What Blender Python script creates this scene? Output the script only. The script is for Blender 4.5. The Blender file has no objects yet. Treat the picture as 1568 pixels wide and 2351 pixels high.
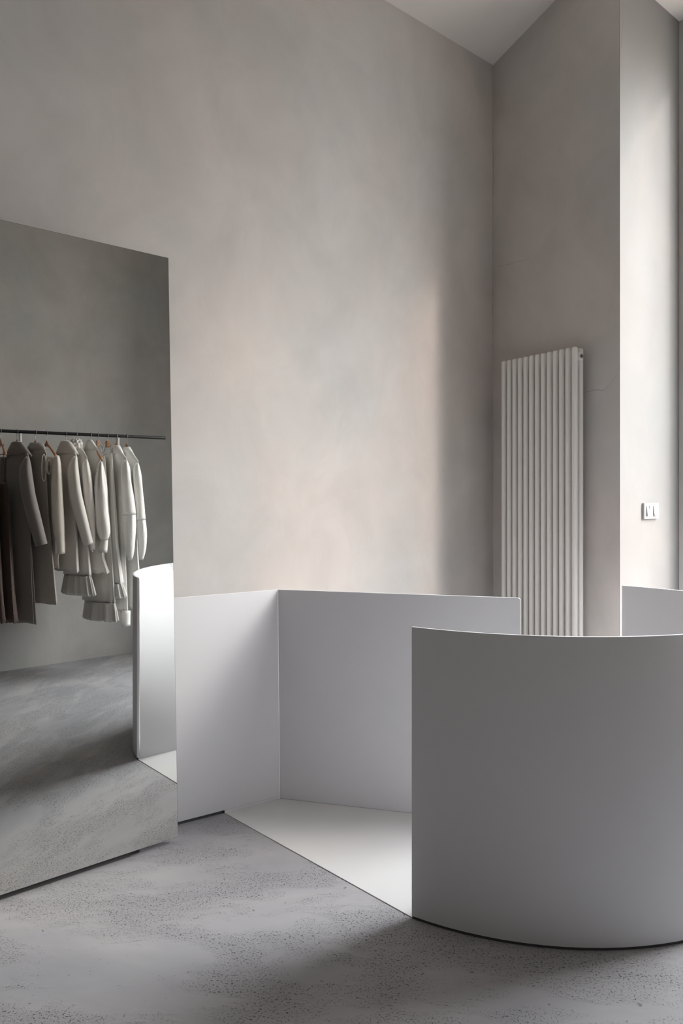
import bpy, bmesh, math, random
from mathutils import Vector, Matrix

C = bpy.context.scene.collection
S = bpy.context.scene
H = 1.5                       # eye height in metres; plan coordinates below are in eye heights
F = 1740.0; CX = 784.0; HY = 1138.0

# ------------------------------------------------------------------ camera
cam = bpy.data.cameras.new('camera'); co = bpy.data.objects.new('camera', cam); C.objects.link(co)
co.location = (0, 0, H); co.rotation_euler = (math.pi/2, 0, 0)
cam.sensor_fit = 'HORIZONTAL'; cam.sensor_width = 36; cam.lens = 36*F/1568
cam.shift_y = (HY-1175.5)/1568; cam.clip_start = .02
S.camera = co
S.view_settings.view_transform = 'Standard'; S.view_settings.look = 'None'
S.view_settings.gamma = 1; S.view_settings.use_curve_mapping = False
S.view_settings.exposure = 0.0
S.cycles.max_bounces = 10; S.cycles.diffuse_bounces = 7; S.cycles.sample_clamp_indirect = 6

# ------------------------------------------------------------------ sky
SKY_STRENGTH = 19.5
w = bpy.data.worlds.new('sky'); S.world = w; w.use_nodes = True
nt = w.node_tree; nt.nodes.clear()
tc = nt.nodes.new('ShaderNodeTexCoord'); sp = nt.nodes.new('ShaderNodeSeparateXYZ')
cr = nt.nodes.new('ShaderNodeValToRGB'); bg = nt.nodes.new('ShaderNodeBackground'); ow = nt.nodes.new('ShaderNodeOutputWorld')
nt.links.new(tc.outputs['Generated'], sp.inputs[0])
mr = nt.nodes.new('ShaderNodeMapRange'); mr.inputs[1].default_value = -1; mr.inputs[2].default_value = 1
nt.links.new(sp.outputs['Z'], mr.inputs[0]); nt.links.new(mr.outputs[0], cr.inputs[0])
e = cr.color_ramp.elements
e[0].position = 0.44; e[0].color = (.17, .155, .145, 1)
e[1].position = 0.52; e[1].color = (.30, .29, .285, 1)
x = cr.color_ramp.elements.new(.66); x.color = (.80, .795, .82, 1)
x = cr.color_ramp.elements.new(1.0); x.color = (.86, .88, .94, 1)
nt.links.new(cr.outputs[0], bg.inputs[0]); bg.inputs[1].default_value = SKY_STRENGTH
nt.links.new(bg.outputs[0], ow.inputs[0])

# ------------------------------------------------------------------ plan geometry (units of H, seen from above, y = away)
def V2(x, y): return Vector((x, y))
a = V2(.7536, .6573); n = V2(.6573, -.7536)          # along the big wall / out of it
b = V2(.5527, -.8333); nb = V2(-.8333, -.5527)       # along the right wall / into the room
DW = 2.10; DM = 1.955
C0 = V2(.675, 3.376); E = V2(1.0376, 2.829); N = V2(1.3986, 3.144)
OPP = .61                                            # plane of the opposite wall, n.p = OPP
P0 = V2(.1656, 1.790)                                # free end of the curved screen

def sun(name, d, el, ang, strength, col):
    l = bpy.data.lights.new(name, 'SUN'); l.energy = strength; l.angle = math.radians(ang); l.color = col
    o = bpy.data.objects.new(name, l); C.objects.link(o)
    v = Vector((d[0], d[1], -math.tan(math.radians(el))*math.hypot(*d)))
    o.rotation_euler = v.to_track_quat('-Z', 'Y').to_euler()
    return o
sun('low_sunlight', (-.903, .43), 27, 5, 1.35, (1, .84, .76))
sun('facade_light', (-.98, .20), 33, 10, .75, (1, .84, .76))
sun('facade_light', (-.99, -.13), 30, 13, 1.75, (1, .86, .79))
sun('sky_light', (-.90, -.42), 42, 17, 1.15, (.96, .97, 1))

def portal(name, s0, s1, z0, z1):
    l = bpy.data.lights.new(name, 'AREA'); l.shape = 'RECTANGLE'; l.size = (s1-s0)*H; l.size_y = (z1-z0)*H
    l.cycles.is_portal = True
    o = bpy.data.objects.new(name, l); C.objects.link(o)
    p = N + b*((s0+s1)/2) - nb*.05
    o.location = (p.x*H, p.y*H, (z0+z1)/2*H)
    d = Vector((nb.x, nb.y, 0)); o.rotation_euler = d.to_track_quat('-Z', 'Y').to_euler()
WIN = [(.15, 1.30, .30, 2.82)]
for i, (s0, s1, z0, z1) in enumerate(WIN): portal('sky_portal', s0, s1, z0, z1)

# ------------------------------------------------------------------ materials
def mat(name, col, rough=.8, metal=0, spec=.3):
    m = bpy.data.materials.new(name); m.use_nodes = True
    p = m.node_tree.nodes['Principled BSDF']
    p.inputs['Base Color'].default_value = (*col, 1); p.inputs['Roughness'].default_value = rough
    p.inputs['Metallic'].default_value = metal; p.inputs['Specular IOR Level'].default_value = spec
    return m
def nd(m, t, **k):
    x = m.node_tree.nodes.new(t)
    for kk, v in k.items():
        if isinstance(kk, str) and hasattr(x, kk): setattr(x, kk, v)
    return x
def noise(m, vec, scale, detail=4, rough=.55, dist=0):
    x = nd(m, 'ShaderNodeTexNoise'); x.inputs['Scale'].default_value = scale; x.inputs['Detail'].default_value = detail
    x.inputs['Roughness'].default_value = rough; x.inputs['Distortion'].default_value = dist
    m.node_tree.links.new(vec, x.inputs['Vector']); return x.outputs['Fac']
def ramp(m, fac, stops):
    x = nd(m, 'ShaderNodeValToRGB'); el = x.color_ramp.elements
    while len(el) < len(stops): el.new(.5)
    for e_, (p, c) in zip(el, stops): e_.position = p; e_.color = (*c, 1) if len(c) == 3 else c
    m.node_tree.links.new(fac, x.inputs[0]); return x.outputs[0]
def mixc(m, f, A, B, mode='MIX'):
    x = nd(m, 'ShaderNodeMix'); x.data_type = 'RGBA'; x.blend_type = mode
    L = m.node_tree.links
    if isinstance(f, float): x.inputs[0].default_value = f
    else: L.new(f, x.inputs[0])
    for s_, v in ((6, A), (7, B)):
        if isinstance(v, tuple): x.inputs[s_].default_value = (*v, 1)
        else: L.new(v, x.inputs[s_])
    return x.outputs[2]
def math_(m, op, A, B, clamp=False):
    x = nd(m, 'ShaderNodeMath'); x.operation = op; x.use_clamp = clamp
    for i, v in enumerate((A, B)):
        if isinstance(v, (int, float)): x.inputs[i].default_value = v
        else: m.node_tree.links.new(v, x.inputs[i])
    return x.outputs[0]
def bump(m, hgt, strength, dist=.01, normal=None):
    x = nd(m, 'ShaderNodeBump'); x.inputs['Strength'].default_value = strength; x.inputs['Distance'].default_value = dist
    m.node_tree.links.new(hgt, x.inputs['Height'])
    if normal: m.node_tree.links.new(normal, x.inputs['Normal'])
    return x.outputs[0]
def coords(m, scale=(1, 1, 1), rot=(0, 0, 0)):
    t = nd(m, 'ShaderNodeTexCoord'); mp = nd(m, 'ShaderNodeMapping')
    mp.inputs['Scale'].default_value = scale; mp.inputs['Rotation'].default_value = rot
    m.node_tree.links.new(t.outputs['Object'], mp.inputs[0]); return mp.outputs[0]

def plaster(name, base, contrast=.10):
    m = mat(name, base, .85, 0, .2); L = m.node_tree.links; p = m.node_tree.nodes['Principled BSDF']
    c1 = coords(m); big = noise(m, c1, .9, 6, .6, .2)
    c2 = coords(m, (1, 1, .85), (.35, .2, 0)); mid = noise(m, c2, 2.3, 8, .62, .45)
    fine = noise(m, c1, 60, 3, .6)
    lo = tuple(v*(1-contrast) for v in base); hi = tuple(min(1, v*(1+contrast)) for v in base)
    warm = (base[0]*1.03, base[1]*.985, base[2]*.965); cool = (base[0]*.965, base[1]*.99, base[2]*1.0)
    A = ramp(m, big, [(.36, cool), (.62, warm)])
    B = ramp(m, mid, [(.32, (1-contrast,)*3), (.68, (1+contrast*.55,)*3)])
    col = mixc(m, 1.0, A, B, 'MULTIPLY')
    sc = ramp(m, noise(m, coords(m, (1, 1, .4), (.3, .2, .4)), 9, 8, .7, 1.0), [(.28, (.93,)*3), (.40, (1,)*3)])
    col = mixc(m, .55, col, mixc(m, 1.0, col, sc, 'MULTIPLY'))
    L.new(col, p.inputs['Base Color'])
    hgt = math_(m, 'ADD', math_(m, 'MULTIPLY', mid, .8), math_(m, 'MULTIPLY', fine, .06))
    L.new(bump(m, hgt, .18, .012), p.inputs['Normal'])
    return m
M_wall = plaster('limewash_plaster', (.59, .572, .553), .095)
M_reveal = plaster('limewash_plaster_toned_down', (.27, .268, .264), .06)  # wall plaster with its colour lowered to offset overbright light on the reveal
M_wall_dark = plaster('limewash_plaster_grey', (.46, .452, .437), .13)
M_ceil = mat('ceiling_paint', (.82, .79, .76), .9)

def concrete():
    base = (.385, .385, .40)
    m = mat('microcement_floor', base, .55, 0, .35); L = m.node_tree.links; p = m.node_tree.nodes['Principled BSDF']
    rot = (0, 0, -math.atan2(.35, 1))
    c = coords(m); cs = coords(m, (.8, 1.9, 1), rot)
    patch = noise(m, cs, 1.7, 5, .6, .6)
    patch2 = noise(m, cs, 5.0, 5, .6, .8)
    area = ramp(m, math_(m, 'ADD', math_(m, 'MULTIPLY', patch, .65), math_(m, 'MULTIPLY', patch2, .35)),
                [(.46, (0, 0, 0)), (.55, (1, 1, 1))])
    cl = coords(m, (1, 1, 1))
    v = nd(m, 'ShaderNodeTexNoise'); v.inputs['Scale'].default_value = 150; v.inputs['Detail'].default_value = 2
    v.inputs['Distortion'].default_value = .6
    L.new(cl, v.inputs['Vector'])
    pits = ramp(m, v.outputs['Fac'], [(.60, (0, 0, 0)), (.66, (1, 1, 1))])
    dens = math_(m, 'MULTIPLY', pits, area)
    f = noise(m, c, 45, 2, .5)
    sparse = ramp(m, f, [(.71, (0, 0, 0)), (.73, (1, 1, 1))])
    tone = ramp(m, noise(m, cs, 1.1, 6, .6, .4), [(.3, (.34, .34, .36)), (.5, (.42, .415, .43)), (.7, (.50, .485, .485))])
    tone = mixc(m, math_(m, 'MULTIPLY', area, .28), tone, (.30, .30, .305))
    col = mixc(m, math_(m, 'MULTIPLY', dens, .80), tone, (.095, .095, .10))
    col = mixc(m, math_(m, 'MULTIPLY', sparse, .6), col, (.08, .075, .07))
    L.new(col, p.inputs['Base Color'])
    g = noise(m, c, 110, 3, .6)
    hh = math_(m, 'SUBTRACT', math_(m, 'MULTIPLY', math_(m, 'MULTIPLY', g, area), .5), dens)
    L.new(bump(m, hh, .8, .005), p.inputs['Normal'])
    L.new(ramp(m, patch, [(.4, (.45,)*3), (.6, (.7,)*3)]), p.inputs['Roughness'])
    return m
M_floor = concrete()
def lacquer(name, col, rough=.55):
    m = mat(name, col, rough, 0, .3); p = m.node_tree.nodes['Principled BSDF']
    f = noise(m, coords(m), 350, 2, .5)
    m.node_tree.links.new(bump(m, f, .08, .001), p.inputs['Normal'])
    t = noise(m, coords(m), 2.0, 4, .5)
    m.node_tree.links.new(ramp(m, t, [(.3, tuple(v*.975 for v in col)), (.7, col)]), p.inputs['Base Color'])
    return m
M_panel = lacquer('white_lacquered_panel', (.83, .83, .855))
M_wfloor = lacquer('white_microcement', (.77, .765, .76), .45)
M_gap = mat('dark_recessed_base', (.085, .085, .09), .7)
M_rad = lacquer('white_radiator_enamel', (.84, .825, .80), .35)
M_chrome = mat('chrome', (.6, .6, .6), .2, 1)
M_black = mat('black_powder_coat', (.012, .012, .013), .4)
M_white = mat('white_metal', (.62, .62, .61), .4)
M_plastic = mat('white_switch_plastic', (.42, .42, .43), .3)
M_mirror = mat('mirror_silver', (.73, .735, .715), .0, 1)
M_mirror.node_tree.nodes['Principled BSDF'].inputs['Base Color'].default_value = (.73, .735, .715, 1)
M_edge = mat('dark_mirror_edge', (.12, .11, .10), .35, .6)
M_frame = mat('window_frame_paint', (.25, .25, .25), .5)
M_dark = mat('crack_dark', (.10, .09, .085), .9)

def wood(name, col):
    m = mat(name, col, .4, 0, .4); p = m.node_tree.nodes['Principled BSDF']
    f = noise(m, coords(m, (3, 30, 30)), 6, 3, .5, .5)
    m.node_tree.links.new(ramp(m, f, [(.35, tuple(v*.8 for v in col)), (.65, col)]), p.inputs['Base Color'])
    return m
M_wood = wood('hanger_wood', (.42, .20, .095))
M_wood_pale = wood('pale_hanger_wood', (.46, .32, .22))
def cloth(name, col, rough=.9, sheen=.3, bscale=420, bstr=.35, fold=0):
    m = mat(name, col, rough, 0, .2); p = m.node_tree.nodes['Principled BSDF']
    p.inputs['Sheen Weight'].default_value = sheen
    f = noise(m, coords(m), bscale, 3, .6)
    t = noise(m, coords(m, (1, 1, .5)), 9, 5, .6, .6)
    m.node_tree.links.new(ramp(m, t, [(.3, tuple(v*.92 for v in col)), (.7, col)]), p.inputs['Base Color'])
    nrm = bump(m, f, bstr, .002)
    if fold:
        nrm = bump(m, noise(m, coords(m, (1, 1, .35)), fold, 4, .6, 1.0), .6, .012, nrm)
    m.node_tree.links.new(nrm, p.inputs['Normal'])
    return m
K_brown = cloth('brown_satin', (.085, .058, .048), .38, .1, 500, .05, 8)
K_grey = cloth('grey_wool', (.20, .18, .165), .95, .4)
K_taupe = cloth('crinkled_taupe_leather', (.34, .31, .28), .6, .1, 90, .5, 30)
K_knit = cloth('cream_knit', (.66, .61, .54), .95, .4, 260, .6)
K_beige = cloth('pale_beige_wool', (.66, .625, .58), .95, .4)
K_satin = cloth('ivory_satin', (.70, .665, .63), .3, .1, 500, .04, 10)
K_shirt = cloth('ivory_cotton', (.78, .76, .71), .7, .2, 300, .1, 9)
K_white = cloth('white_cotton', (.84, .825, .79), .75, .2, 300, .15, 7)
K_lace = cloth('white_pleated_cotton', (.84, .83, .80), .8, .2, 120, .5, 22)
K_shade = cloth('greige_chiffon_and_shade', (.60, .575, .54), .7, .2, 300, .1, 9)  # skirt cloth; on the satin dress ruffle its grey stands in for shade

# ------------------------------------------------------------------ mesh helpers
def link(name, bm, m, parent=None, smooth=False):
    me = bpy.data.meshes.new(name); bmesh.ops.recalc_face_normals(bm, faces=bm.faces); bm.to_mesh(me); bm.free()
    if smooth:
        for p in me.polygons: p.use_smooth = True
    me.materials.append(m); o = bpy.data.objects.new(name, me); C.objects.link(o)
    if parent: o.parent = parent
    return o
def tag(o, label=None, cat=None, group=None, kind=None):
    if label: o['label'] = label
    if cat: o['category'] = cat
    if group: o['group'] = group
    if kind: o['kind'] = kind
    return o
def empty(name, loc, label, cat, group=None, rot=0):
    o = bpy.data.objects.new(name, None); C.objects.link(o); o.location = loc; o.rotation_euler = (0, 0, rot)
    o.empty_display_size = .1
    return tag(o, label, cat, group)
def prism(bm, pts, z0, z1):
    """plan polygon (metres) extruded; z0/z1 numbers or per-vertex lists"""
    k = len(pts)
    z0 = z0 if isinstance(z0, (list, tuple)) else [z0]*k; z1 = z1 if isinstance(z1, (list, tuple)) else [z1]*k
    lo = [bm.verts.new((p[0], p[1], z)) for p, z in zip(pts, z0)]
    hi = [bm.verts.new((p[0], p[1], z)) for p, z in zip(pts, z1)]
    bm.faces.new(lo[::-1]); bm.faces.new(hi)
    for i in range(k):
        j = (i+1) % k; bm.faces.new((lo[i], lo[j], hi[j], hi[i]))
    return bm
def m_(p): return (p.x*H, p.y*H)
def wallprism(name, pts, z0, z1, m, kind='structure'):
    bm = bmesh.new(); prism(bm, [m_(p) for p in pts], z0*H if not isinstance(z0, list) else [z*H for z in z0],
                            z1*H if not isinstance(z1, list) else [z*H for z in z1])
    return tag(link(name, bm, m), kind=kind)
def tube(bm, pts, r, seg=12, caps=True, flat=None):
    """swept circle along 3-D points, r number or list; flat=(axis, factor) squashes"""
    pts = [Vector(p) for p in pts]; k = len(pts); r = r if isinstance(r, (list, tuple)) else [r]*k
    rings = []; up = None
    for i, p in enumerate(pts):
        t = (pts[min(i+1, k-1)] - pts[max(i-1, 0)]).normalized()
        if up is None:
            up = Vector((0, 0, 1)) if abs(t.z) < .9 else Vector((1, 0, 0))
        u = (up - t*up.dot(t)).normalized(); v = t.cross(u); up = u
        rings.append([bm.verts.new(p + (u*math.cos(q)+v*math.sin(q))*r[i]) for q in [2*math.pi*j/seg for j in range(seg)]])
    for i in range(k-1):
        for j in range(seg):
            bm.faces.new((rings[i][j], rings[i][(j+1) % seg], rings[i+1][(j+1) % seg], rings[i+1][j]))
    if caps: bm.faces.new(rings[0][::-1]); bm.faces.new(rings[-1])
    return bm
def strip(path, thick, z0, z1, top_path=None, offset_side=1):
    """upright sheet of real thickness following a plan path (metres)"""
    def offs(pp):
        out = []
        for i, p in enumerate(pp):
            t = (pp[min(i+1, len(pp)-1)] - pp[max(i-1, 0)]).normalized(); nn = Vector((-t.y, t.x))*offset_side
            out.append((p, p+nn*thick))
        return out
    lo = offs(path); hi = offs(top_path or path); bm = bmesh.new(); cols = []
    for (l0, l1), (h0, h1) in zip(lo, hi):
        cols.append([bm.verts.new((l0.x, l0.y, z0)), bm.verts.new((l1.x, l1.y, z0)),
                     bm.verts.new((h1.x, h1.y, z1)), bm.verts.new((h0.x, h0.y, z1))])
    for A, B in zip(cols, cols[1:]):
        for j in range(4): bm.faces.new((A[j], A[(j+1) % 4], B[(j+1) % 4], B[j]))
    bm.faces.new(cols[0][::-1]); bm.faces.new(cols[-1])
    return bm
def bevel(o, wdt=.002, seg=2):
    x = o.modifiers.new('bevel', 'BEVEL'); x.width = wdt; x.segments = seg; x.limit_method = 'ANGLE'; x.angle_limit = math.radians(50)
    return o
def ray2(px, base, d):
    """plan point where the sight line of picture column px meets the line base + t d"""
    r = (px-CX)/F                                   # x = r*y
    t = (r*base.y - base.x)/(d.x - r*d.y)
    return base + d*t

# ------------------------------------------------------------------ the room
LEFT = -5.0                                          # a-coordinate of the far left end of the room
def AN(pa, pn): return a*pa + n*pn
c0a = C0.dot(a)
def aR_at(pn):                                        # a-coordinate of the outer face of the window wall at n = pn
    p = N - nb*.09; return (p + b*((pn - p.dot(n))/b.dot(n))).dot(a)
def ceil_h(q): return 2.917 + .2836*min(max(q, 0), .75)
wallprism('floor', [AN(LEFT-.2, -DW-.3), AN(aR_at(-DW-.3), -DW-.3), AN(aR_at(OPP+.2), OPP+.2), AN(LEFT-.2, OPP+.2)], -.1, 0, M_floor)
wallprism('wall_back', [AN(LEFT-.2, -DW), AN(c0a, -DW), AN(c0a, -DW-.2), AN(LEFT-.2, -DW-.2)], 0, 3.3, M_wall)
C1 = C0 + b*.0
Nn = N - b*.0
wallprism('wall_right', [C0, E, N, N + a*.1, C0 + a*1.0 - n*.2, C0 - n*.2], 0, 3.4, M_wall)
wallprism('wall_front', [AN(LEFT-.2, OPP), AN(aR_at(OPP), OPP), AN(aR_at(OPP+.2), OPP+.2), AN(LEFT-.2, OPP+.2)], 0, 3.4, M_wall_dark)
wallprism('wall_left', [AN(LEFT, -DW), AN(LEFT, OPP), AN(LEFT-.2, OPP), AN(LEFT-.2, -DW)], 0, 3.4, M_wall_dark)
# sloped strip of ceiling along the big wall, then level
bm = bmesh.new()
aL, aR = LEFT-.2, c0a+2.0
prof = [(-.2, ceil_h(0)-.0567), (0, ceil_h(0)), (.75, ceil_h(.75)), (DW+OPP+.2, ceil_h(.75))]
top = [(q, 3.6) for q, _ in prof]
ring = prof + top[::-1]
e0 = [bm.verts.new((*m_(AN(aL, -DW+q)), z*H)) for q, z in ring]; e1 = [bm.verts.new((*m_(AN(aR_at(-DW+q), -DW+q)), z*H)) for q, z in ring]
bm.faces.new(e0); bm.faces.new(e1[::-1])
for i in range(len(ring)):
    j = (i+1) % len(ring); bm.faces.new((e0[i], e0[j], e1[j], e1[i]))
tag(link('ceiling', bm, M_ceil), kind='structure')
# recess in front of the windows: lower soffit over it
def B_(s, off=0): return C0 + b*s + nb*off
sE = (E-C0).dot(b)
sOppB = (OPP - C0.dot(n))/b.dot(n); sOppN = (OPP - N.dot(n))/b.dot(n)
wallprism('trim_1', [E, N - a*0, N + b*(sOppN), C0 + b*sOppB], 2.966, 3.4, M_ceil)['label'] = 'plastered soffit over the window recess'
# window wall
T = .09
def wpiece(s0, s1, z0, z1):
    return ([N+b*s0, N+b*s1, N+b*s1-nb*T, N+b*s0-nb*T], z0, z1)
bm = bmesh.new()
ss = [-.12] + [v for s0, s1, _, _ in WIN for v in (s0, s1)] + [sOppN+.2]
for i in range(0, len(ss), 2):
    pts, z0, z1 = wpiece(ss[i], ss[i+1], 0, 2.966); prism(bm, [m_(p) for p in pts], z0*H, z1*H)
for s0, s1, z0, z1 in WIN:
    for A, B in ((0, z0), (z1, 2.966)):
        pts, _, _ = wpiece(s0, s1, 0, 0); prism(bm, [m_(p) for p in pts], A*H, B*H)
tag(link('wall_window_side', bm, M_wall), kind='structure')
wallprism('wall_pier', [N+b*1.40, N+b*1.40 + nb*.365, C0-nb*.11 + b*((OPP-(C0-nb*.11).dot(n))/b.dot(n)), N+b*sOppN], 0, 2.966, M_wall)
# windows: frame + mullion + panes
M_glass = bpy.data.materials.new('window_glass'); M_glass.use_nodes = True
g = M_glass.node_tree; g.nodes.clear(); t_ = g.nodes.new('ShaderNodeBsdfTransparent'); gl = g.nodes.new('ShaderNodeBsdfGlossy')
gl.inputs['Roughness'].default_value = .02; mx = g.nodes.new('ShaderNodeMixShader'); mx.inputs[0].default_value = .05
oo = g.nodes.new('ShaderNodeOutputMaterial'); t_.inputs[0].default_value = (.97, .98, .97, 1)
g.links.new(t_.outputs[0], mx.inputs[1]); g.links.new(gl.outputs[0], mx.inputs[2]); g.links.new(mx.outputs[0], oo.inputs[0])
for i, (s0, s1, z0, z1) in enumerate(WIN):
    fw = .03; bm = bmesh.new()
    def fb(A0, A1, Z0, Z1, o0=.03, o1=.065):
        prism(bm, [m_(p) for p in (N+b*A0-nb*o0, N+b*A1-nb*o0, N+b*A1-nb*o1, N+b*A0-nb*o1)], Z0*H, Z1*H)
    fb(s0, s0+fw, z0, z1); fb(s1-fw, s1, z0, z1); fb(s0+fw, s1-fw, z0, z0+fw); fb(s0+fw, s1-fw, z1-fw, z1)
    wf = tag(link('window_%d' % (i+1), bm, M_frame), kind='structure')
    bm = bmesh.new(); fb(s0+fw, s1-fw, z0+fw, z1-fw, .045, .048); link('pane', bm, M_glass, wf)

# reveal end face of wall_right: same plaster, colour darkened against the strong window light: a second skin, 2 mm
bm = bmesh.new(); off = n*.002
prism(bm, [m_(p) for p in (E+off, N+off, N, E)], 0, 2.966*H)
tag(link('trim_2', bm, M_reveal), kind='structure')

# ------------------------------------------------------------------ hairline cracks (thin ribbons on the plaster)
def ribbon(name, pts3, wd, nrm, parent):
    bm = bmesh.new(); nrm = Vector(nrm)
    L = []
    for i, p in enumerate(pts3):
        t = (pts3[min(i+1, len(pts3)-1)] - pts3[max(i-1, 0)]).normalized(); s_ = t.cross(nrm).normalized()*wd*random.uniform(.5, 1.2)
        L.append((bm.verts.new(p+s_+nrm*.0006), bm.verts.new(p-s_+nrm*.0006)))
    for A, B in zip(L, L[1:]): bm.faces.new((A[0], A[1], B[1], B[0]))
    o = link(name, bm, M_dark); o.parent = parent; return o
def on_line(px, py, base, d):
    p = ray2(px, base, d); return Vector((p.x*H, p.y*H, (1+(HY-py)/F*p.y)*H))
random.seed(4)
wr = bpy.data.objects['wall_right']
nb3 = Vector((nb.x, nb.y, 0)); n3 = Vector((n.x, n.y, 0)); a3 = Vector((a.x, a.y, 0))
def jag(pts, k, amp):
    out = []
    for (x0, y0), (x1, y1) in zip(pts, pts[1:]):
        for i in range(k):
            t = i/k; out.append((x0+(x1-x0)*t+random.uniform(-amp, amp), y0+(y1-y0)*t+random.uniform(-amp, amp)))
    return out + [pts[-1]]
for pp in ([(1338, 903), (1360, 896), (1388, 895), (1402, 880), (1416, 862)], [(1136, 612), (1172, 606), (1215, 594)]):
    ribbon('crack', [on_line(x_, y_, C0+nb*.0005, b) for x_, y_ in jag(pp, 4, 1.2)], .0006, nb3, wr)
rv = bpy.data.objects['trim_2']
ribbon('crack', [on_line(x_, y_, E+n*.0022, a) for x_, y_ in jag([(1430, 0), (1430, 60), (1426, 110)], 5, 1.2)], .0006, n3, rv)
wb = bpy.data.objects['wall_back']
ribbon('corner_seam', [on_line(x_, y_, C0-a*.0045+n*.0003, a) for x_, y_ in jag([(1131, 152), (1131.4, 520), (1130.5, 800)], 40, .6)], .0009, n3, wb)

# ------------------------------------------------------------------ booth: fixed white screens
PH = .69
Lc_t = ray2(638, V2(-.204, 2.5), V2(.964, -.265)); Lc_b = V2(-.204, 2.5)
L1 = V2(-.4945, 2.30); ldir = (L1 - Lc_b).normalized()
lEnd = Lc_b + ldir*.62
bEnd = V2(.542, 2.295)
def screen(name, path, top, label, side, gap, radius_end=None):
    root = empty(name, (path[0].x*H, path[0].y*H, 0), label, 'partition')
    org = Vector((path[0].x*H, path[0].y*H))
    P = [Vector((p.x*H, p.y*H))-org for p in path]; Tp = [Vector((p.x*H, p.y*H))-org for p in top]
    bm = strip(P, .012, gap, PH*H, Tp, side)
    if radius_end:
        # round the free upper corner
        k = len(path); vs = [v for v in bm.verts]
        end = vs[-4:]
        edges = [e_ for e_ in bm.edges if e_.verts[0] in end[2:] and e_.verts[1] in end[2:]]
        bmesh.ops.bevel(bm, geom=edges, offset=radius_end, segments=5, affect='EDGES', profile=.5)
    body = bevel(link('sheet', bm, M_panel, root, smooth=len(path) > 3), .0012, 2)
    # recessed dark base: inset from both faces
    def inset(pp, d0):
        out = []
        for i, p in enumerate(pp):
            t = (pp[min(i+1, len(pp)-1)] - pp[max(i-1, 0)]).normalized(); out.append(p + Vector((-t.y, t.x))*side*d0)
        return out
    if gap > .004:
        link('recessed_base', strip(inset(P, .005), .004, 0, gap, None, side), M_gap, root)['label'] = 'dark recessed base'
        link('inner_skirt', strip(inset(P, .0095), .0025, 0, gap, None, side), M_panel, root, len(path) > 3)
    return root
screen('booth_partition', [lEnd, Lc_b], [lEnd, Lc_t],
       'low white partition standing flat against the plaster wall, beside the tall mirror', 1, .014)
screen('booth_partition', [Lc_b, bEnd], [Lc_t, bEnd],
       'straight low white partition between the wall corner of the booth and the radiator', 1, .003, .012)

# curved screen: arc through the picture's outline, hooking back on the right
def smooth_path(ctrl, per):
    out = []; k = len(ctrl)
    for i in range(k-1):
        p0, p1, p2, p3 = ctrl[max(i-1, 0)], ctrl[i], ctrl[i+1], ctrl[min(i+2, k-1)]
        for j in range(per):
            t = j/per
            out.append(.5*((2*p1)+(p2-p0)*t+(2*p0-5*p1+4*p2-p3)*t*t+(3*p1-p0-3*p2+p3)*t**3))
    out.append(ctrl[-1]); return out
arcC = V2(.565, 2.352); R = .684
th0 = math.atan2(P0.y-arcC.y, P0.x-arcC.x)
R = (P0-arcC).length
arc = [arcC + V2(math.cos(t), math.sin(t))*R for t in [th0 + (math.radians(-38)-th0)*i/24 for i in range(25)]]
tail = smooth_path([arc[-2], arc[-1], V2(1.205, 2.12), V2(1.19, 2.34), V2(1.116, 2.477), V2(.974, 2.623)], 8)[8:]
cpath = arc[:-1] + tail
screen('curved_partition', cpath, cpath,
       'large curved white partition in the right foreground, its outer face in shade', 1, .011)
curved = [o_ for o_ in C.objects if o_.name.startswith('curved_partition')][0]
# smooth lining that swells out of the inner face at the free end and meets the floor on a straight line
bm = bmesh.new(); grid = []; inn = 1-.0135/H/R
for i in range(21):
    t = i/20; top_ = arcC + (V2(math.cos(th0+.9*t), math.sin(th0+.9*t))*R)*inn
    st = P0 + a*(.004+.52*t) + (P0-arcC)*(inn-1); col = []
    for k in range(25):
        f_ = k/24; g_ = f_
        p = st.lerp(top_, g_); col.append(bm.verts.new(Vector((*m_(p), .003+f_*.684*H)) - curved.location))
    grid.append(col)
for A_, B__ in zip(grid, grid[1:]):
    for k in range(24): bm.faces.new((A_[k], A_[k+1], B__[k+1], B__[k]))
link('inner_lining', bm, M_panel, curved, True)
# white floor inside the booth
Q = ray2(515, L1, ldir)
lp = [r for r in C.objects if r.name == 'booth_partition'][0]
pl_ = [Vector(m_(q_ ))-lp.location.to_2d() for q_ in (Q, Lc_b)]
link('floor_joint', strip(pl_, .004, 0, .0145, None, -1), M_panel, lp)
Q = ray2(515, L1, ldir)
poly = [P0 + V2(.003, .003)] + [arcC + (p-arcC)*(1-.012/H/R*1.1) for p in arc[1:-1]] + [p + (arcC-p).normalized()*.011 for p in tail] + \
       [bEnd, Lc_b + V2(.004, -.004), Q]
bm = bmesh.new(); vs = [bm.verts.new((*m_(p), .003)) for p in poly]; vl = [bm.verts.new((*m_(p), .0)) for p in poly]
f = bm.faces.new(vs)
for i in range(len(vs)):
    j = (i+1) % len(vs); bm.faces.new((vs[i], vs[j], vl[j], vl[i]))
bm.faces.new(vl[::-1])
bmesh.ops.triangulate(bm, faces=[f_ for f_ in bm.faces if len(f_.verts) > 4])
o = link('white_floor_platform', bm, M_wfloor)
tag(o, 'thin white floor layer filling the inside of the booth', 'floor platform')

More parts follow.
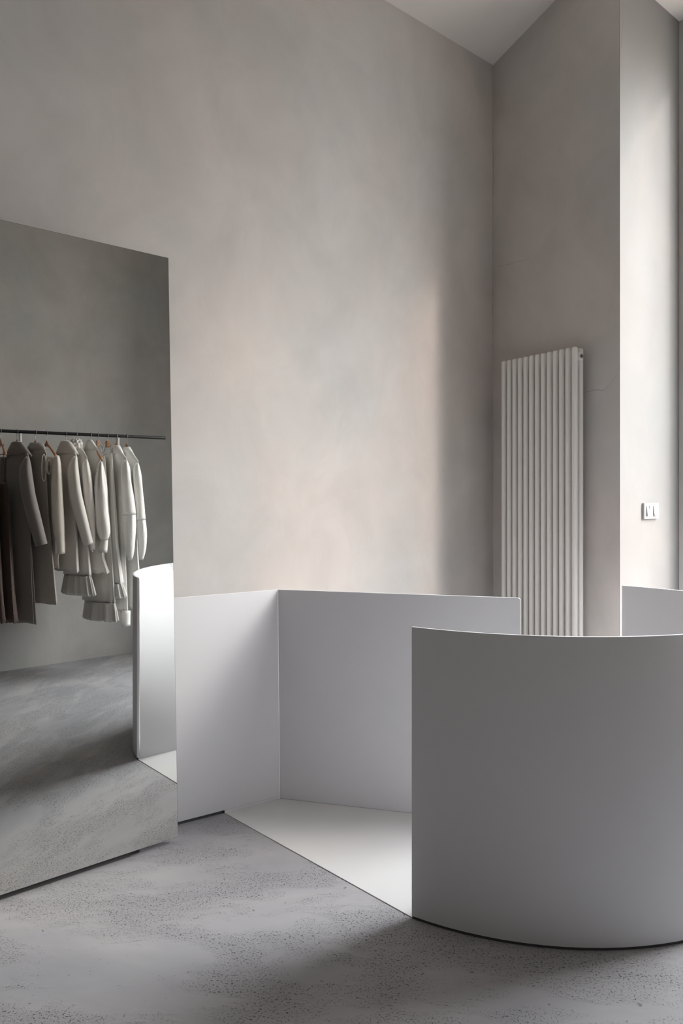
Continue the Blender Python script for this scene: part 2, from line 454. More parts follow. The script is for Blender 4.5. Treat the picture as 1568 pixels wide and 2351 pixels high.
# ------------------------------------------------------------------ tall mirror
mb = -n*DM
mr_b = ray2(409, mb, a); mr_t = ray2(387, mb, a)
z_b = 1-(1921.4-HY)/F*mr_b.y; z_t = 1+(HY-592)/F*mr_t.y
ml = mr_b - a*1.05
root = empty('tall_mirror', (ml.x*H, ml.y*H, 0), 'tall frameless wall mirror standing at the left, reflecting a clothes rail', 'mirror')
org = Vector((ml.x*H, ml.y*H, 0))
def quadslab(p_b0, p_b1, p_t1, p_t0, zb, zt, d0, d1):
    bm = bmesh.new(); vs = []
    for dd in (d0, d1):
        for p, z in ((p_b0, zb), (p_b1, zb), (p_t1, zt), (p_t0, zt)):
            q = p - n*dd; vs.append(bm.verts.new(Vector((q.x*H, q.y*H, z*H))-org))
    A, B = vs[:4], vs[4:]
    bm.faces.new(A); bm.faces.new(B[::-1])
    for i in range(4): bm.faces.new((A[i], A[(i+1) % 4], B[(i+1) % 4], B[i]))
    return bm
eps = .0011
link('mirror_glass', quadslab(ml, mr_b-a*eps, mr_t-a*eps, ml, z_b+eps, z_t-eps, 0, .001), M_mirror, root)
link('backing_board', quadslab(ml, mr_b, mr_t, ml, z_b, z_t, .0011, .012), M_edge, root)
for t0 in (.12, .82):
    p = ml + a*t0
    bm = bmesh.new(); prism(bm, [tuple(Vector(m_(q))-org.to_2d()) for q in (p-n*.02, p+a*.12-n*.02, p+a*.12-n*.045, p-n*.045)], 0, (z_b+.25)*H)
    link('foot_block', bm, M_gap, root)
bm = bmesh.new(); p = ml
prism(bm, [tuple(Vector(m_(q))-org.to_2d()) for q in (p+a*.02-n*.013, mr_b-a*.14-n*.013, mr_b-a*.14-n*.02, p+a*.02-n*.02)], 0, (z_b+.04)*H)
link('floor_rail', bm, M_gap, root)

# ------------------------------------------------------------------ radiator
fo, bo = .062, .030
f0 = ray2(1157.3, C0+nb*fo, b); f1 = ray2(1319.5, C0+nb*fo, b)
ztop = 1+(HY-796.3)/F*f1.y; zbot = .10
sp_ = (f1-f0)*(1/12); tr = sp_.length*.36
root = empty('tubular_radiator', (f0.x*H, f0.y*H, 0), 'tall white vertical tube radiator on the right wall behind the partitions', 'radiator')
org = Vector((f0.x*H, f0.y*H, 0))
def cyl_dome(bm, c, r, z0, z1, seg=20):
    pts = [(0, z0), (r*.6, z0+.0005), (r*.92, z0+r*.25), (r, z0+r*.7), (r, z1-r*.7), (r*.92, z1-r*.25), (r*.6, z1-.0005), (0, z1)]
    rings = []
    for rr, z in pts[1:-1]:
        rings.append([bm.verts.new((c[0]+rr*math.cos(q), c[1]+rr*math.sin(q), z)) for q in [2*math.pi*j/seg for j in range(seg)]])
    bm.faces.new(rings[0][::-1]); bm.faces.new(rings[-1])
    for A, B in zip(rings, rings[1:]):
        for j in range(seg): bm.faces.new((A[j], A[(j+1) % seg], B[(j+1) % seg], B[j]))
    return bm
first = None
for row, offn in ((0, 0), (1, -(fo-bo))):
    for i in range(13):
        p = f0 + sp_*i + nb*offn; loc = Vector((p.x*H, p.y*H, 0))-org
        if first is None:
            first = link('tube', cyl_dome(bmesh.new(), (0, 0), tr*H, zbot*H, ztop*H), M_rad, root, True); t = first
        else:
            t = first.copy(); C.objects.link(t); t.parent = root
        t.location = loc - Vector((0, 0, .004 if row else 0))
for zz in (ztop-.036, zbot+.036):
    bm = bmesh.new(); hl = -.008; hr = 12*sp_.length+.016
    bd = sp_.normalized(); q0 = f0+bd*hl+nb*(-.007); q1 = f0+bd*hr+nb*(-.007)
    back = -nb*(fo-bo-.008)
    prism(bm, [tuple(Vector(m_(q))-org.to_2d()) for q in (q0, q1, q1+back, q0+back)], (zz-.015)*H, (zz+.015)*H)
    h_ = bevel(link('header', bm, M_rad, root), .006, 3)
    if zz > 1:
        bm = bmesh.new(); c = f0+bd*(hr+.0)-nb*(.5*(fo-bo)); cc = Vector((c.x*H, c.y*H, zz*H))-org; bd3 = Vector((bd.x, bd.y, 0))
        tube(bm, [cc, cc+bd3*.006], .013, 20); link('air_valve', bm, M_chrome, h_, False)
        bm = bmesh.new(); tube(bm, [cc+bd3*.006, cc+bd3*.010], .006, 6); link('valve_key', bm, M_dark, h_)
for t0 in (.2, .8):
    for zz in (ztop-.12, zbot+.15):
        c = f0+(f1-f0)*t0; p1_ = c-nb*(fo-bo); p2_ = c-nb*fo
        bm = bmesh.new(); tube(bm, [Vector((p1_.x*H, p1_.y*H, zz*H))-org, Vector((p2_.x*H, p2_.y*H, zz*H))-org], .012, 12)
        link('wall_bracket', bm, M_rad, root)

# ------------------------------------------------------------------ light switch on the reveal
s_l = ray2(1479.5, E+n*.012, a); s_r = ray2(1512.5, E+n*.012, a)
zc = 1+(HY-1173)/F*((s_l.y+s_r.y)/2); hh = .5*36.5/F*(s_l.y+s_r.y)/2
wd = (s_r-s_l).length
root = empty('light_switch', (s_l.x*H, s_l.y*H, zc*H), 'white double rocker light switch on the bright window reveal', 'light switch')
org = Vector((s_l.x*H, s_l.y*H, zc*H))
def lbox(x0, x1, y0, y1, z0, z1, tilt=0):
    """local: x along wall, y out of wall measured from plate face"""
    bm = bmesh.new(); vs = []
    for yy in (y0, y1):
        for xx, z in ((x0, z0), (x1, z0), (x1, z1), (x0, z1)):
            y_ = yy + (tilt*(z-(z0+z1)/2) if yy == y1 else 0)
            vs.append(bm.verts.new(a3*xx*H + n3*y_*H + Vector((0, 0, z*H))))
    A, B = vs[:4], vs[4:]; bm.faces.new(A[::-1]); bm.faces.new(B)
    for i in range(4): bm.faces.new((A[i], A[(i+1) % 4], B[(i+1) % 4], B[i]))
    return bm
bevel(link('switch_plate', lbox(0, wd, -.0098, 0, -hh, hh), M_plastic, root), .0015, 2)
bevel(link('rocker', lbox(wd*.12, wd*.26, 0, .0048, -hh*.62, hh*.62, -.14), M_plastic, root), .001, 2)
bevel(link('rocker', lbox(wd*.265, wd*.43, 0, .0035, -hh*.62, hh*.62, .10), M_plastic, root), .001, 2)
bevel(link('rocker', lbox(wd*.60, wd*.88, 0, .0045, -hh*.62, hh*.62, -.12), M_plastic, root), .001, 2)

# ------------------------------------------------------------------ clothes rail, seen in the mirror
KB = .34                                             # bar height above eye
def vbar(px, t): Z = KB*F/t; return V2((px-CX)/F*Z, Z)
vb0 = vbar(0, 148.9); vb1 = vbar(379, 132.3)
vd = (vb1-vb0).normalized(); vu = V2(vd.y, -vd.x)     # towards the viewer in the reflection
if vu.dot(vb0) > 0: vu = -vu
def real(v, z): 
    p = v - 2*(n.dot(v)+DM)*n
    return Vector((p.x*H, p.y*H, z*H))
def RP(px, py, u):
    """reflected picture point lying u metres in front of the bar -> (tau along bar, real 3-D point)"""
    base = vb0 + vu*(u/H); p = ray2(px, base, vd)
    return (p-base).dot(vd)*H, real(p, 1+(HY-py)/F*p.y)
def RQ(tau, u, z):
    v = vb0 + vd*(tau/H) + vu*(u/H); r = real(v, 0); r.z = z; return r
zbar = (1+KB)*H
tau_end = RP(379, 1006, 0)[0]
br = .0135
p0 = RQ(-.55, 0, zbar); p1 = RQ(tau_end, 0, zbar)
root = empty('clothes_rail', (p1.x, p1.y, 0), 'black round clothes rail with white supports, seen in the tall mirror', 'clothes rail')
bm = bmesh.new(); tube(bm, [p0-root.location, p1-root.location], br, 20); bevel(link('bar', bm, M_black, root, True), .002)
uw = (real(vb0, 0)-real(vb0+vu, 0)).normalized()      # away from the mirror, towards the wall behind
for px in (46.5, 271, -90):
    tau = RP(px, 998, 0)[0]; q = RQ(tau, 0, zbar-br)
    dist = (OPP*H - (q.x*n.x+q.y*n.y))/(uw.x*n.x+uw.y*n.y)
    pts = [q, q-Vector((0, 0, .30)), q-Vector((0, 0, .36))+uw*.03, q-Vector((0, 0, .38))+uw*.08, q-Vector((0, 0, .38))+uw*(dist)]
    bm = bmesh.new(); tube(bm, [p_-root.location for p_ in pts], .0115, 14)
    link('support_rod', bm, M_white, root, True)

def hook_frame(px):
    tau = RP(px, 998, 0)[0]; o = RQ(tau, 0, zbar)
    ud = (RQ(tau, 1, 0)-RQ(tau, 0, 0)); wd_ = (RQ(tau+1, 0, 0)-RQ(tau, 0, 0))
    return tau, o, ud, wd_
def local_pt(o, ud, wd_, u, w_, z): return ud*u + wd_*w_ + Vector((0, 0, z))

def hook_mesh(ud, wd_, drop):
    pts = []
    r = br+.0035
    for k in range(-6, 11):
        q = math.pi*(k/10)                             # over the bar, open on the far side
        pts.append(local_pt(None, ud, wd_, r*math.cos(q), 0, r*math.sin(q)))
    pts = pts[:14][::-1]
    near = pts[-1]
    pts = [p for p in pts]
    pts += [local_pt(None, ud, wd_, -.002, 0, -.034), local_pt(None, ud, wd_, 0, 0, -.045), local_pt(None, ud, wd_, 0, 0, -drop-.012)]
    bm = bmesh.new(); tube(bm, pts, .0018, 8); return bm

def hanger(px, label, style='shirt', half=.20, yaw=0., m=None, drop=.062, slope=.155, to=None):
    tau, o, ud, wd_ = hook_frame(px)
    if to: yaw = math.atan2(RP(*to)[0]-tau, to[2])
    c, s = math.cos(yaw), math.sin(yaw); ud, wd_ = ud*c+wd_*s, wd_*c-ud*s
    root = empty('clothes_hanger', o, label, 'hanger', 'hangers on the rail')
    m = m or M_wood
    link('hook', hook_mesh(ud, wd_, drop), M_chrome, root, True)
    bm = bmesh.new()
    if style == 'shirt':
        k = 33; rings = []
        for i in range(k):
            t = -1+2*i/(k-1); t = math.copysign(abs(t)**1.3, t); u = t*half; z = -drop - .028 - slope*abs(t)**1.1
            th = .006+.006*abs(t)**2; hgt = .011+.014*math.exp(-(u/.022)**2)
            z += .004*math.exp(-(u/.022)**2)
            sec = []
            for q in [2*math.pi*j/10 for j in range(10)]:
                sec.append(bm.verts.new(local_pt(None, ud, wd_, u, th*math.cos(q)+.02*t*t*0, z+hgt*math.sin(q))))
            rings.append(sec)
        for A, B in zip(rings, rings[1:]):
            for j in range(10): bm.faces.new((A[j], A[(j+1) % 10], B[(j+1) % 10], B[j]))
        bm.faces.new(rings[0][::-1]); bm.faces.new(rings[-1])
        link('shoulder_bar', bm, m, root, True)
        if half > .205:
            bm = bmesh.new(); tube(bm, [local_pt(None, ud, wd_, -half*.93, 0, -drop-.125), local_pt(None, ud, wd_, half*.93, 0, -drop-.125)], .004, 8)
            link('trouser_bar', bm, m, root, True)
    else:
        for zz, hw, th in ((-drop-.022, .024, .013),):
            pr = [(-hw*.8, zz-.03), (-hw, zz-.026), (-hw*.9, zz-.01), (-hw*.95, zz+.018), (-hw*.7, zz+.026), (hw*.7, zz+.026), (hw*.95, zz+.018), (hw*.9, zz-.01), (hw, zz-.026), (hw*.8, zz-.03)]
            A = [bm.verts.new(local_pt(None, ud, wd_, u, -th, z)) for u, z in pr]; B = [bm.verts.new(local_pt(None, ud, wd_, u, th, z)) for u, z in pr]
            bm.faces.new(A[::-1]); bm.faces.new(B)
            for i in range(len(pr)): j = (i+1) % len(pr); bm.faces.new((A[i], A[j], B[j], B[i]))
        bevel(link('wooden_block', bm, m, root), .003, 2)
        bm = bmesh.new(); zz = -drop-.045
        tube(bm, [local_pt(None, ud, wd_, -half, 0, zz-.004), local_pt(None, ud, wd_, -half*.95, 0, zz), local_pt(None, ud, wd_, half*.95, 0, zz), local_pt(None, ud, wd_, half, 0, zz-.004)], .002, 8)
        wire = link('wire_bar', bm, M_chrome, root, True)
        for sgn in (-1, 1):
            bm = bmesh.new(); u = sgn*half*.86
            for side in (-1, 1):
                pr = [(u-.012, zz-.052), (u+.012, zz-.052), (u+.011, zz+.004), (u+.005, zz+.016), (u-.005, zz+.016), (u-.011, zz+.004)]
                A = []; B = []
                for uu, z in pr:
                    y0 = side*(.003 + max(0, (z-zz+.01))*.55)
                    A.append(bm.verts.new(local_pt(None, ud, wd_, uu, y0, z))); B.append(bm.verts.new(local_pt(None, ud, wd_, uu, y0+side*.0025, z)))
                bm.faces.new(A[::-1]); bm.faces.new(B)
                for i in range(6): j = (i+1) % 6; bm.faces.new((A[i], A[j], B[j], B[i]))
            link('clip', bm, M_chrome, root)
    return root

class Garment:
    """upright cloth body hung below a hook; picture rows and columns of its visible near edge give its drape"""
    def __init__(self, name, label, cat, px, material):
        self.px = px; self.m = material
        self.tau, self.o, self.ud, self.wd = hook_frame(px)
        self.root = empty(name, self.o, label, cat, 'garments on the rail')
    def wz(self, px, py, u):
        tau, p = RP(px, py, u); return tau-self.tau, p.z-self.o.z
    def P(self, u, w_, z): return local_pt(None, self.ud, self.wd, u, w_, z)
    def body(self, part, secs, m=None, b=.035, folds=5, amp=.006, phase=0., seg=48, thick=.003, wscale=1.0, close_top=True):
        """secs: (py, near_u, near_px, thickness) from the top down"""
        bm = bmesh.new(); rings = []
        rows = []
        for i, sct in enumerate(secs):
            py, un, pxn = sct[:3]; th = sct[3] if len(sct) > 3 else b
            w_, z = self.wz(pxn, py, un); rows.append((un, w_, z, th))
        # densify
        dense = []
        for (A, B) in zip(rows, rows[1:]):
            k = max(1, int((A[2]-B[2])/.03)) if A[2] > B[2] else 2
            for j in range(k): t = j/k; dense.append(tuple(A[q]+(B[q]-A[q])*t for q in range(4)))
        dense.append(rows[-1])
        ztop, zbot = dense[0][2], dense[-1][2]
        for (un, w_, z, th) in dense:
            f = (ztop-z)/max(1e-6, ztop-zbot); ring = []
            for j in range(seg):
                q = 2*math.pi*j/seg; cu = math.cos(q); su = math.sin(q)
                cu_ = math.copysign(abs(cu)**.85, cu)
                rip = 1.5*amp*(f**.7)*(math.cos(folds*q+phase+1.3*f) + .5*math.cos((folds*2+1)*q+2*phase-2*f))
                u = un*cu_*(1+.0*f); ww = w_*(cu_ if cu > 0 else cu_*.9)*wscale + (th+rip*1.2)*su*(1-.35*abs(cu)) + rip*.6
                ring.append(bm.verts.new(self.P(u, ww, z + (.5*rip if f > .98 else 0))))
            rings.append(ring)
        # turned hem
        last = dense[-1]; ring = []
        for v in rings[-1]:
            c_ = sum((vv.co for vv in rings[-1]), Vector())/seg
            ring.append(bm.verts.new(v.co + (c_-v.co)*.12 + Vector((0, 0, .012))))
        rings.append(ring)
        for A, B in zip(rings, rings[1:]):
            for j in range(seg): bm.faces.new((A[j], A[(j+1) % seg], B[(j+1) % seg], B[j]))
        if close_top: bm.faces.new(rings[0][::-1])
        bm.faces.new(rings[-1])
        return link(part, bm, m or self.m, self.root, True)
    def sleeve(self, pts, m=None, part='sleeve', amp=.003, folds=4, seg=24, parent=None):
        """pts: (px, py, u, half_u, half_w) centre line of a hanging tube"""
        bm = bmesh.new(); rows = []
        for px, py, u, hu, hw in pts:
            w_, z = self.wz(px, py, u); rows.append((u, w_, z, hu, hw))
        dense = []
        for k_, (A, B) in enumerate(zip(rows, rows[1:])):
            p_ = rows[max(k_-1, 0)]; nx = rows[min(k_+2, len(rows)-1)]
            k = max(2, int(abs(A[2]-B[2])/.03))
            for j in range(k):
                t = j/k
                dense.append(tuple(.5*((2*A[q])+(B[q]-p_[q])*t+(2*p_[q]-5*A[q]+4*B[q]-nx[q])*t*t+(3*A[q]-p_[q]-3*B[q]+nx[q])*t**3) for q in range(5)))
        dense.append(rows[-1]); rings = []
        L = len(dense)
        for i, (u, w_, z, hu, hw) in enumerate(dense):
            f = i/(L-1); ring = []
            zp = dense[min(i+1, L-1)]; zm = dense[max(i-1, 0)]
            tv = Vector((zp[0]-zm[0], zp[1]-zm[1], zp[2]-zm[2])).normalized()
            ux = Vector((1, 0, 0)); ux = (ux-tv*ux.dot(tv)).normalized(); vx = tv.cross(ux)
            for j in range(seg):
                q = 2*math.pi*j/seg; rip = amp*math.sin(math.pi*min(1, f*1.5+.1))*(math.cos(folds*q+3*f)+.6*math.cos((folds+3)*q-5*f))
                d = ux*(hu+rip)*math.cos(q) + vx*(hw+rip)*math.sin(q)
                ring.append(bm.verts.new(self.P(u+d.x, w_+d.y, z+d.z)))
            rings.append(ring)
        cen = sum((v.co for v in rings[-1]), Vector())/seg
        rings.append([bm.verts.new(v.co+(cen-v.co)*.2+ (self.P(0, 0, .018))) for v in rings[-1]])
        for A, B in zip(rings, rings[1:]):
            for j in range(seg): bm.faces.new((A[j], A[(j+1) % seg], B[(j+1) % seg], B[j]))
        bm.faces.new(rings[0][::-1]); bm.faces.new(rings[-1])
        return link(part, bm, m or self.m, parent or self.root, True)
    def collar(self, rows, m=None, part='collar', thick=.006, seg=40, lap=0):
        """rows: (py, half_u, half_w, px) rings of an open neck band from top to bottom, near edge column px"""
        bm = bmesh.new(); outer = []
        for py, hu, hw, pxn in rows:
            w_, z = self.wz(pxn, py, hu)
            ring = []
            for j in range(seg):
                q = 2*math.pi*j/seg; cu = math.cos(q)
                ring.append(bm.verts.new(self.P(hu*cu, w_*max(cu, cu*.4)+hw*math.sin(q), z - lap*(math.sin(q) if math.sin(q) > 0 else 0))))
            outer.append(ring)
        for A, B in zip(outer, outer[1:]):
            for j in range(seg): bm.faces.new((A[j], A[(j+1) % seg], B[(j+1) % seg], B[j]))
        o = link(part, bm, m or self.m, self.root, True)
        x = o.modifiers.new('thickness', 'SOLIDIFY'); x.thickness = thick; x.offset = 0
        return o
    def ruffle(self, py0, py1, un, pxn, flare, m=None, part='ruffle', folds=16, amp=.016, th=.05):
        bm = bmesh.new(); rings = []; seg = 132
        w0, z0 = self.wz(pxn, py0, un); w1, z1 = self.wz(pxn+flare, py1, un+.02)
        for i in range(9):
            t = i/8; ring = []
            for j in range(seg):
                q = 2*math.pi*j/seg
                rip = amp*(.25+.75*t**.6)*(math.cos(folds*q)+.4*math.cos(folds*1.0*2*q+1)+.3*math.cos(5*q+2))
                hu = un+.02*t
                u = hu*math.cos(q)+rip*math.cos(q); ww = (w0+(w1-w0)*t)*(math.cos(q) if math.cos(q) > 0 else .5*math.cos(q)) + (th+.012*t+rip)*math.sin(q)
                ring.append(bm.verts.new(self.P(u, ww, z0+(z1-z0)*t+.004*math.cos(folds*q+1)*t)))
            rings.append(ring)
        for A, B in zip(rings, rings[1:]):
            for j in range(seg): bm.faces.new((A[j], A[(j+1) % seg], B[(j+1) % seg], B[j]))
        o = link(part, bm, m or self.m, self.root, True)
        x = o.modifiers.new('thickness', 'SOLIDIFY'); x.thickness = .003; x.offset = 0
        return o

# two slip dresses cut by the picture's left edge
for px, pxn, lab, hl in ((-22, -4, 'brown satin slip dress at the very left end of the rail in the mirror', 'wooden hanger of the leftmost slip dress, mostly outside the mirror view'),
                     (2, 24, 'dark brown satin slip dress beside the long grey coat', 'wooden hanger with trouser bar left of the long grey coat, tip visible')):
    hanger(px, hl, half=.215, drop=.062, yaw=-.02, slope=.10)
    G = Garment('slip_dress', lab, 'dress', px, K_brown)
    G.body('dress_body', [(1105, .10, pxn-9, .02), (1150, .16, pxn-5, .03), (1230, .17, pxn-2, .035), (1340, .19, pxn+4, .045), (1430, .21, pxn+12, .05)], folds=6, amp=.010, phase=px)
    for du in (.09, -.09):
        bm = bmesh.new()
        w1_, z1_ = G.wz(pxn-9, 1108, .10)
        tube(bm, [G.P(du*1.15, .0, -.112), G.P(du*1.1, w1_*.3, (z1_-.112)/2), G.P(du, w1_*(.6 if du > 0 else -.3), z1_)], .0035, 8); link('strap', bm, K_brown, G.root, True)

# long grey coat
hanger(39, 'wooden hanger inside the long grey coat', to=(67,1054,.205), half=.165, drop=.06, yaw=.02)
G = Garment('long_coat', 'long grey wool coat with folded shawl collar, hanging left in the mirror', 'coat', 39, K_grey)
G.body('coat_body', [(1022, .05, 46, .03), (1034, .11, 56, .038), (1041, .17, 63, .04), (1054, .205, 67, .042), (1110, .21, 66, .045), (1200, .20, 68, .048), (1320, .21, 77, .05), (1433, .22, 84, .052)], folds=3, amp=.006, phase=1)
G.sleeve([(63, 1050, .19, .02, .014), (60, 1066, .205, .05, .036), (59, 1090, .215, .075, .046), (66, 1140, .235, .085, .05), (80, 1195, .25, .078, .048), (95, 1251, .265, .066, .044)])
G.sleeve([(10, 1050, -.17, .035, .03), (8, 1120, -.21, .055, .035), (12, 1250, -.23, .055, .034)])
G.collar([(1014, .06, .028, 44), (1017, .085, .036, 50), (1030, .125, .05, 59), (1043, .165, .06, 67)], lap=.022, thick=.010)

def seam(G, pts, u):
    bm = bmesh.new(); P_ = []
    for px_, py_ in pts:
        w_, z_ = G.wz(px_, py_, u); P_.append(G.P(u, w_, z_))
    tube(bm, P_, .0022, 6); link('seam', bm, G.m, G.root, True)
seam(G, [(70, 1255), (72, 1330), (77, 1432)], .215)
# sleeveless coat
hanger(81, 'wooden hanger inside the sleeveless taupe coat', to=(107,1043,.165), half=.16, drop=.06)
G = Garment('sleeveless_coat', 'sleeveless taupe crinkled coat with pale bound armhole', 'coat', 81, K_taupe)
G.body('coat_body', [(1017, .06, 92, .03), (1026, .10, 100, .036), (1043, .165, 107, .038), (1075, .165, 104, .04), (1105, .175, 107, .042), (1182, .18, 112, .045), (1300, .20, 123, .05), (1388, .215, 131, .052)], folds=3, amp=.006, phase=2)
# bound armhole
bm = bmesh.new(); pts = []
for k in range(33):
    q = 2*math.pi*k/32; py = 1074+31*math.sin(q); pxx = 102.5+5.0*math.cos(q)
    w_, z = G.wz(pxx, py, .178); pts.append(G.P(.178, w_-.006, z))
tube(bm, pts, .0028, 8, False); link('armhole_binding', bm, K_knit, G.root, True)
bm = bmesh.new()
w_, z = G.wz(108, 1182, .17); tube(bm, [G.P(.07, w_+.05, z), G.P(.14, w_+.03, z), G.P(.185, w_, z)], .004, 8); link('pocket_edge', bm, K_taupe, G.root, True)
G.collar([(1016, .055, .03, 92), (1022, .08, .04, 97), (1032, .11, .048, 102)], thick=.006)

# knit sweater slipping on its hanger
hanger(107, 'wooden hanger with bare shoulder arching above the cream sweater', to=(131,1050,.185), half=.17, drop=.06, slope=.105)
G = Garment('knitted_sweater', 'cream knitted sweater with ribbed cuff and hem, sagging on its hanger', 'sweater', 107, K_knit)
G.body('sweater_body', [(1048, .11, 121, .03), (1056, .17, 129, .036), (1080, .18, 130, .04), (1180, .19, 131, .045), (1275, .19, 134, .045), (1282, .175, 133, .04), (1305, .175, 135, .04)], folds=4, amp=.006)
G.sleeve([(130, 1047, .18, .02, .02), (130, 1062, .19, .04, .03), (130, 1090, .20, .058, .038), (131, 1140, .215, .066, .044), (134, 1200, .22, .062, .044), (137, 1240, .225, .052, .036), (138.5, 1271, .225, .048, .034)])
bm = bmesh.new(); pts = []
for k in range(25):
    q = 2*math.pi*k/24; w_, z = G.wz(112.5+5*math.cos(q), 1072+16*math.sin(q), .15); pts.append(G.P(.15, w_, z))
tube(bm, pts, .007, 10, False); link('rolled_neckline', bm, K_knit, G.root, True)
bm = bmesh.new()
for k in range(14):
    f_ = k/13; wA, zA = G.wz(126+24*f_*.5, 1241, .265); 
    w0_, z0_ = G.wz(127+22*f_, 1242, .25); w1_, z1_ = G.wz(128+21*f_, 1271, .25)
    tube(bm, [G.P(.25, w0_, z0_), G.P(.25, w1_, z1_)], .003, 6)
link('ribbed_cuff', bm, K_knit, G.root, True)

# beige coat
hanger(151, 'wooden hanger inside the pale beige coat', to=(177,1052,.20), half=.165, drop=.055)
G = Garment('short_coat', 'pale beige wool coat with wide folded collar, middle of the rail', 'coat', 151, K_beige)
G.body('coat_body', [(1020, .05, 158, .03), (1031, .11, 167, .038), (1039, .165, 173, .04), (1052, .20, 177, .042), (1110, .20, 172, .045), (1200, .20, 174, .048), (1314, .20, 178, .05)], folds=3, amp=.005, phase=2)
G.sleeve([(173, 1049, .185, .02, .014), (169, 1066, .20, .05, .034), (168, 1090, .21, .074, .044), (174, 1140, .225, .082, .048), (188, 1195, .24, .072, .044), (203, 1250, .255, .054, .038)])
G.sleeve([(128, 1050, -.17, .035, .03), (126, 1120, -.20, .055, .035), (128, 1240, -.22, .05, .032)])
G.collar([(1012, .05, .026, 156), (1015, .075, .034, 161), (1028, .12, .048, 169), (1040, .16, .056, 175)], lap=.02, thick=.009)

# satin blouse with rosette
hanger(175, 'hanger hidden inside the satin blouse with the rosette', to=(200,1050,.19), half=.15, drop=.05)
G = Garment('satin_dress', 'ivory satin dress with a big ruffled rosette at its neck', 'dress', 175, K_satin)
G.body('dress_body', [(1022, .06, 182, .03), (1036, .13, 192, .036), (1050, .19, 200, .04), (1110, .18, 196, .042), (1220, .18, 198, .045), (1323, .20, 206, .052)], folds=5, amp=.008, phase=.5)
G.sleeve([(197, 1054, .18, .015, .012), (197, 1072, .19, .035, .03), (201, 1110, .20, .05, .038), (207, 1180, .205, .052, .04), (211, 1245, .21, .032, .026), (213, 1262, .21, .024, .02)])
G.ruffle(1323, 1369, .20, 205, 8, K_shade)  # shade on the satin ruffle put into a greyer cloth colour
bm = bmesh.new()
w_, z = G.wz(175, 1022, .03); seg, rows_ = 96, 40; rings = []
for i in range(1, rows_):
    ph = math.pi*i/rows_; ring = []
    for j in range(seg):
        th = 2*math.pi*j/seg
        # petals spiral round a flattened ball
        pet = abs(math.sin(3.5*th + 5.0*ph)); lump = .80 + .24*pet**.6*math.sin(ph) + .06*math.cos(9*th-4*ph)
        ring.append(bm.verts.new(G.P(.03+.062*lump*math.sin(ph)*math.cos(th), w_+.050*lump*math.sin(ph)*math.sin(th), z+.066*lump*math.cos(ph))))
    rings.append(ring)
for A, B in zip(rings, rings[1:]):
    for j in range(seg): bm.faces.new((A[j], A[(j+1) % seg], B[(j+1) % seg], B[j]))
bm.faces.new(rings[0][::-1]); bm.faces.new(rings[-1])
link('rosette', bm, K_satin, G.root, True)
bm = bmesh.new()
for k in range(3):
    w_, z = G.wz(209+k*1.2, 1250+k*8, .245); bmesh.ops.create_icosphere(bm, subdivisions=2, radius=.006, matrix=Matrix.Translation(G.P(.245, w_, z)))
link('pearl_buttons', bm, K_satin, G.root, True)['kind'] = 'stuff'

# ivory shirt
hanger(208, 'wooden hanger of the ivory shirt, its orange tip poking out at the shoulder', to=(231,1049,.18), half=.203, drop=.052, slope=.13)
G = Garment('shirt', 'ivory shirt with billowing sleeve and wide buttoned cuff', 'shirt', 208, K_shirt)
G.body('shirt_body', [(1020, .05, 213, .028), (1034, .11, 222, .034), (1049, .18, 231, .036), (1110, .18, 230, .04), (1230, .18, 234, .045), (1280, .17, 236, .045), (1316, .19, 248, .05)], folds=5, amp=.010, phase=1.2)
G.sleeve([(231, 1060, .195, .014, .012), (229, 1090, .21, .04, .034), (229, 1130, .22, .066, .048), (233, 1180, .23, .078, .054), (238, 1222, .24, .074, .05), (240, 1240, .24, .036, .026)], amp=.011, folds=5)
G.sleeve([(241, 1234, .24, .030, .026), (238, 1250, .24, .042, .032), (236, 1268, .24, .044, .034)], part='cuff', amp=0)
G.collar([(1010, .045, .022, 210), (1018, .07, .03, 215), (1034, .12, .038, 225)], lap=.016, thick=.005)

# skirts on clip hangers
hanger(225, 'pale wooden clip hanger, left of the two clip hangers', style='clip', half=.145, drop=.048, m=M_wood_pale)
G = Garment('pleated_skirt', 'greige chiffon skirt behind the white skirt, ruffled low hem', 'skirt', 225, K_shade)
G.body('skirt_body', [(1046, .13, 240, .016), (1060, .14, 242, .022), (1200, .17, 252, .04), (1385, .19, 262, .05)], folds=8, amp=.008)
G.ruffle(1385, 1428, .19, 262, 4, folds=9)
hanger(247, 'dark wooden clip hanger, right of the two clip hangers', style='clip', half=.145, drop=.048)
G = Garment('long_skirt', 'long white skirt clipped to its hanger, flaring into a ruffle', 'skirt', 247, K_white)
G.body('skirt_body', [(1040, .14, 257, .014), (1060, .15, 258, .02), (1160, .17, 262, .034), (1250, .18, 268, .042), (1341, .19, 279, .052)], folds=5, amp=.010, phase=2.2)
G.ruffle(1341, 1373, .19, 278, 8)

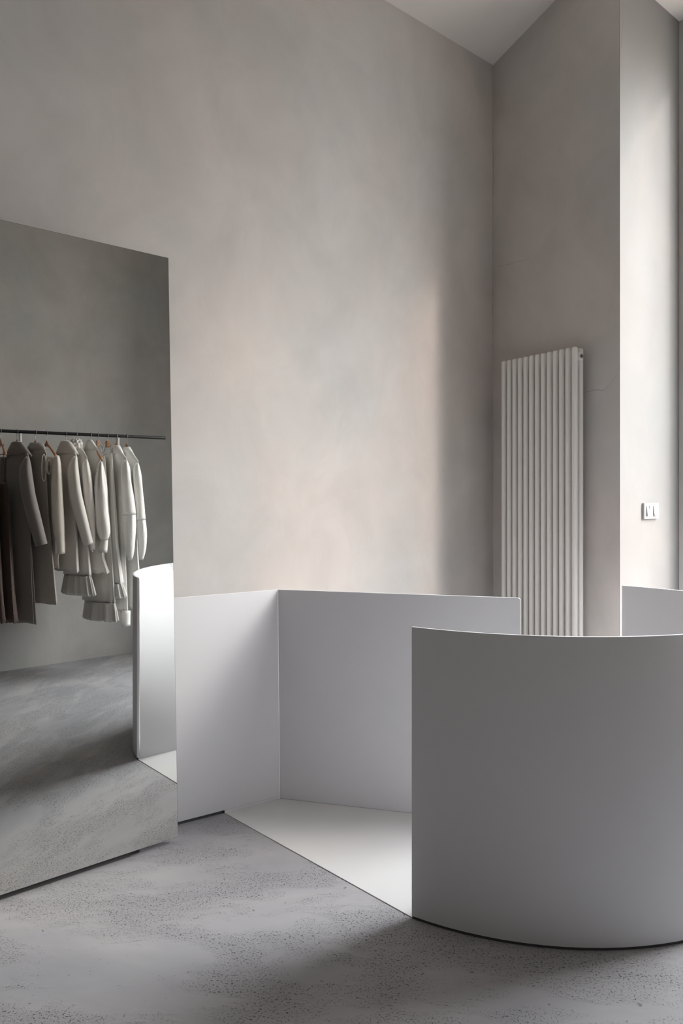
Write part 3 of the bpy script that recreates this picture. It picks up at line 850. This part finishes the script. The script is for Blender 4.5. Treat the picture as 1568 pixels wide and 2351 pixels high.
# two white shirt dresses at the right end
hanger(267, 'wooden hanger of the long white shirt dress', to=(291,1052,.19), half=.165, drop=.052)
G = Garment('shirt_dress', 'long white shirt dress with rolled sleeve and pleated lower part', 'dress', 267, K_white)
G.body('dress_body', [(1026, .05, 273, .028), (1040, .12, 281, .034), (1052, .19, 291, .036), (1120, .18, 286, .038), (1200, .17, 284, .04), (1290, .16, 287, .04), (1405, .14, 292, .036)], m=K_lace, folds=7, amp=.006)
G.sleeve([(289, 1057, .185, .014, .012), (288, 1072, .20, .038, .032), (290, 1110, .21, .054, .042), (294, 1150, .22, .066, .05), (297, 1182, .225, .072, .052)], amp=.006)
G.sleeve([(297, 1178, .225, .066, .048), (297, 1225, .225, .062, .046), (298, 1262, .225, .05, .036), (299, 1286, .225, .022, .016)], m=K_lace, part='rolled_cuff', amp=.004, folds=7)
G.sleeve([(290, 1402, .14, .040, .034), (289, 1420, .14, .042, .036), (289, 1437, .14, .043, .036)], part='hem_band', amp=0)
G.collar([(1022, .045, .024, 271), (1030, .07, .03, 276), (1042, .10, .035, 281)], thick=.005)
hanger(291, 'wooden hanger of the last garment, nearest the free end of the rail', to=(317,1058,.19), half=.165, drop=.055)
G = Garment('shirt_dress', 'white shirt dress hanging last, nearest the free end of the rail', 'dress', 291, K_white)
G.body('dress_body', [(1029, .05, 297, .028), (1042, .12, 306, .034), (1058, .19, 317, .036), (1120, .18, 312, .038), (1200, .17, 310, .04), (1310, .17, 318, .045), (1400, .17, 322, .045)], m=K_lace, folds=7, amp=.006, phase=1)
G.sleeve([(315, 1064, .185, .014, .012), (314, 1080, .20, .034, .028), (317, 1120, .205, .044, .036), (320, 1160, .21, .052, .04), (322, 1194, .215, .056, .042)], amp=.005)
G.sleeve([(322, 1190, .215, .052, .040), (325, 1230, .215, .050, .038), (327, 1258, .215, .038, .030), (324, 1286, .215, .018, .016)], m=K_lace, part='rolled_cuff', amp=.004, folds=7)
G.collar([(1026, .045, .024, 295), (1034, .07, .03, 300), (1046, .10, .035, 306)], thick=.005)
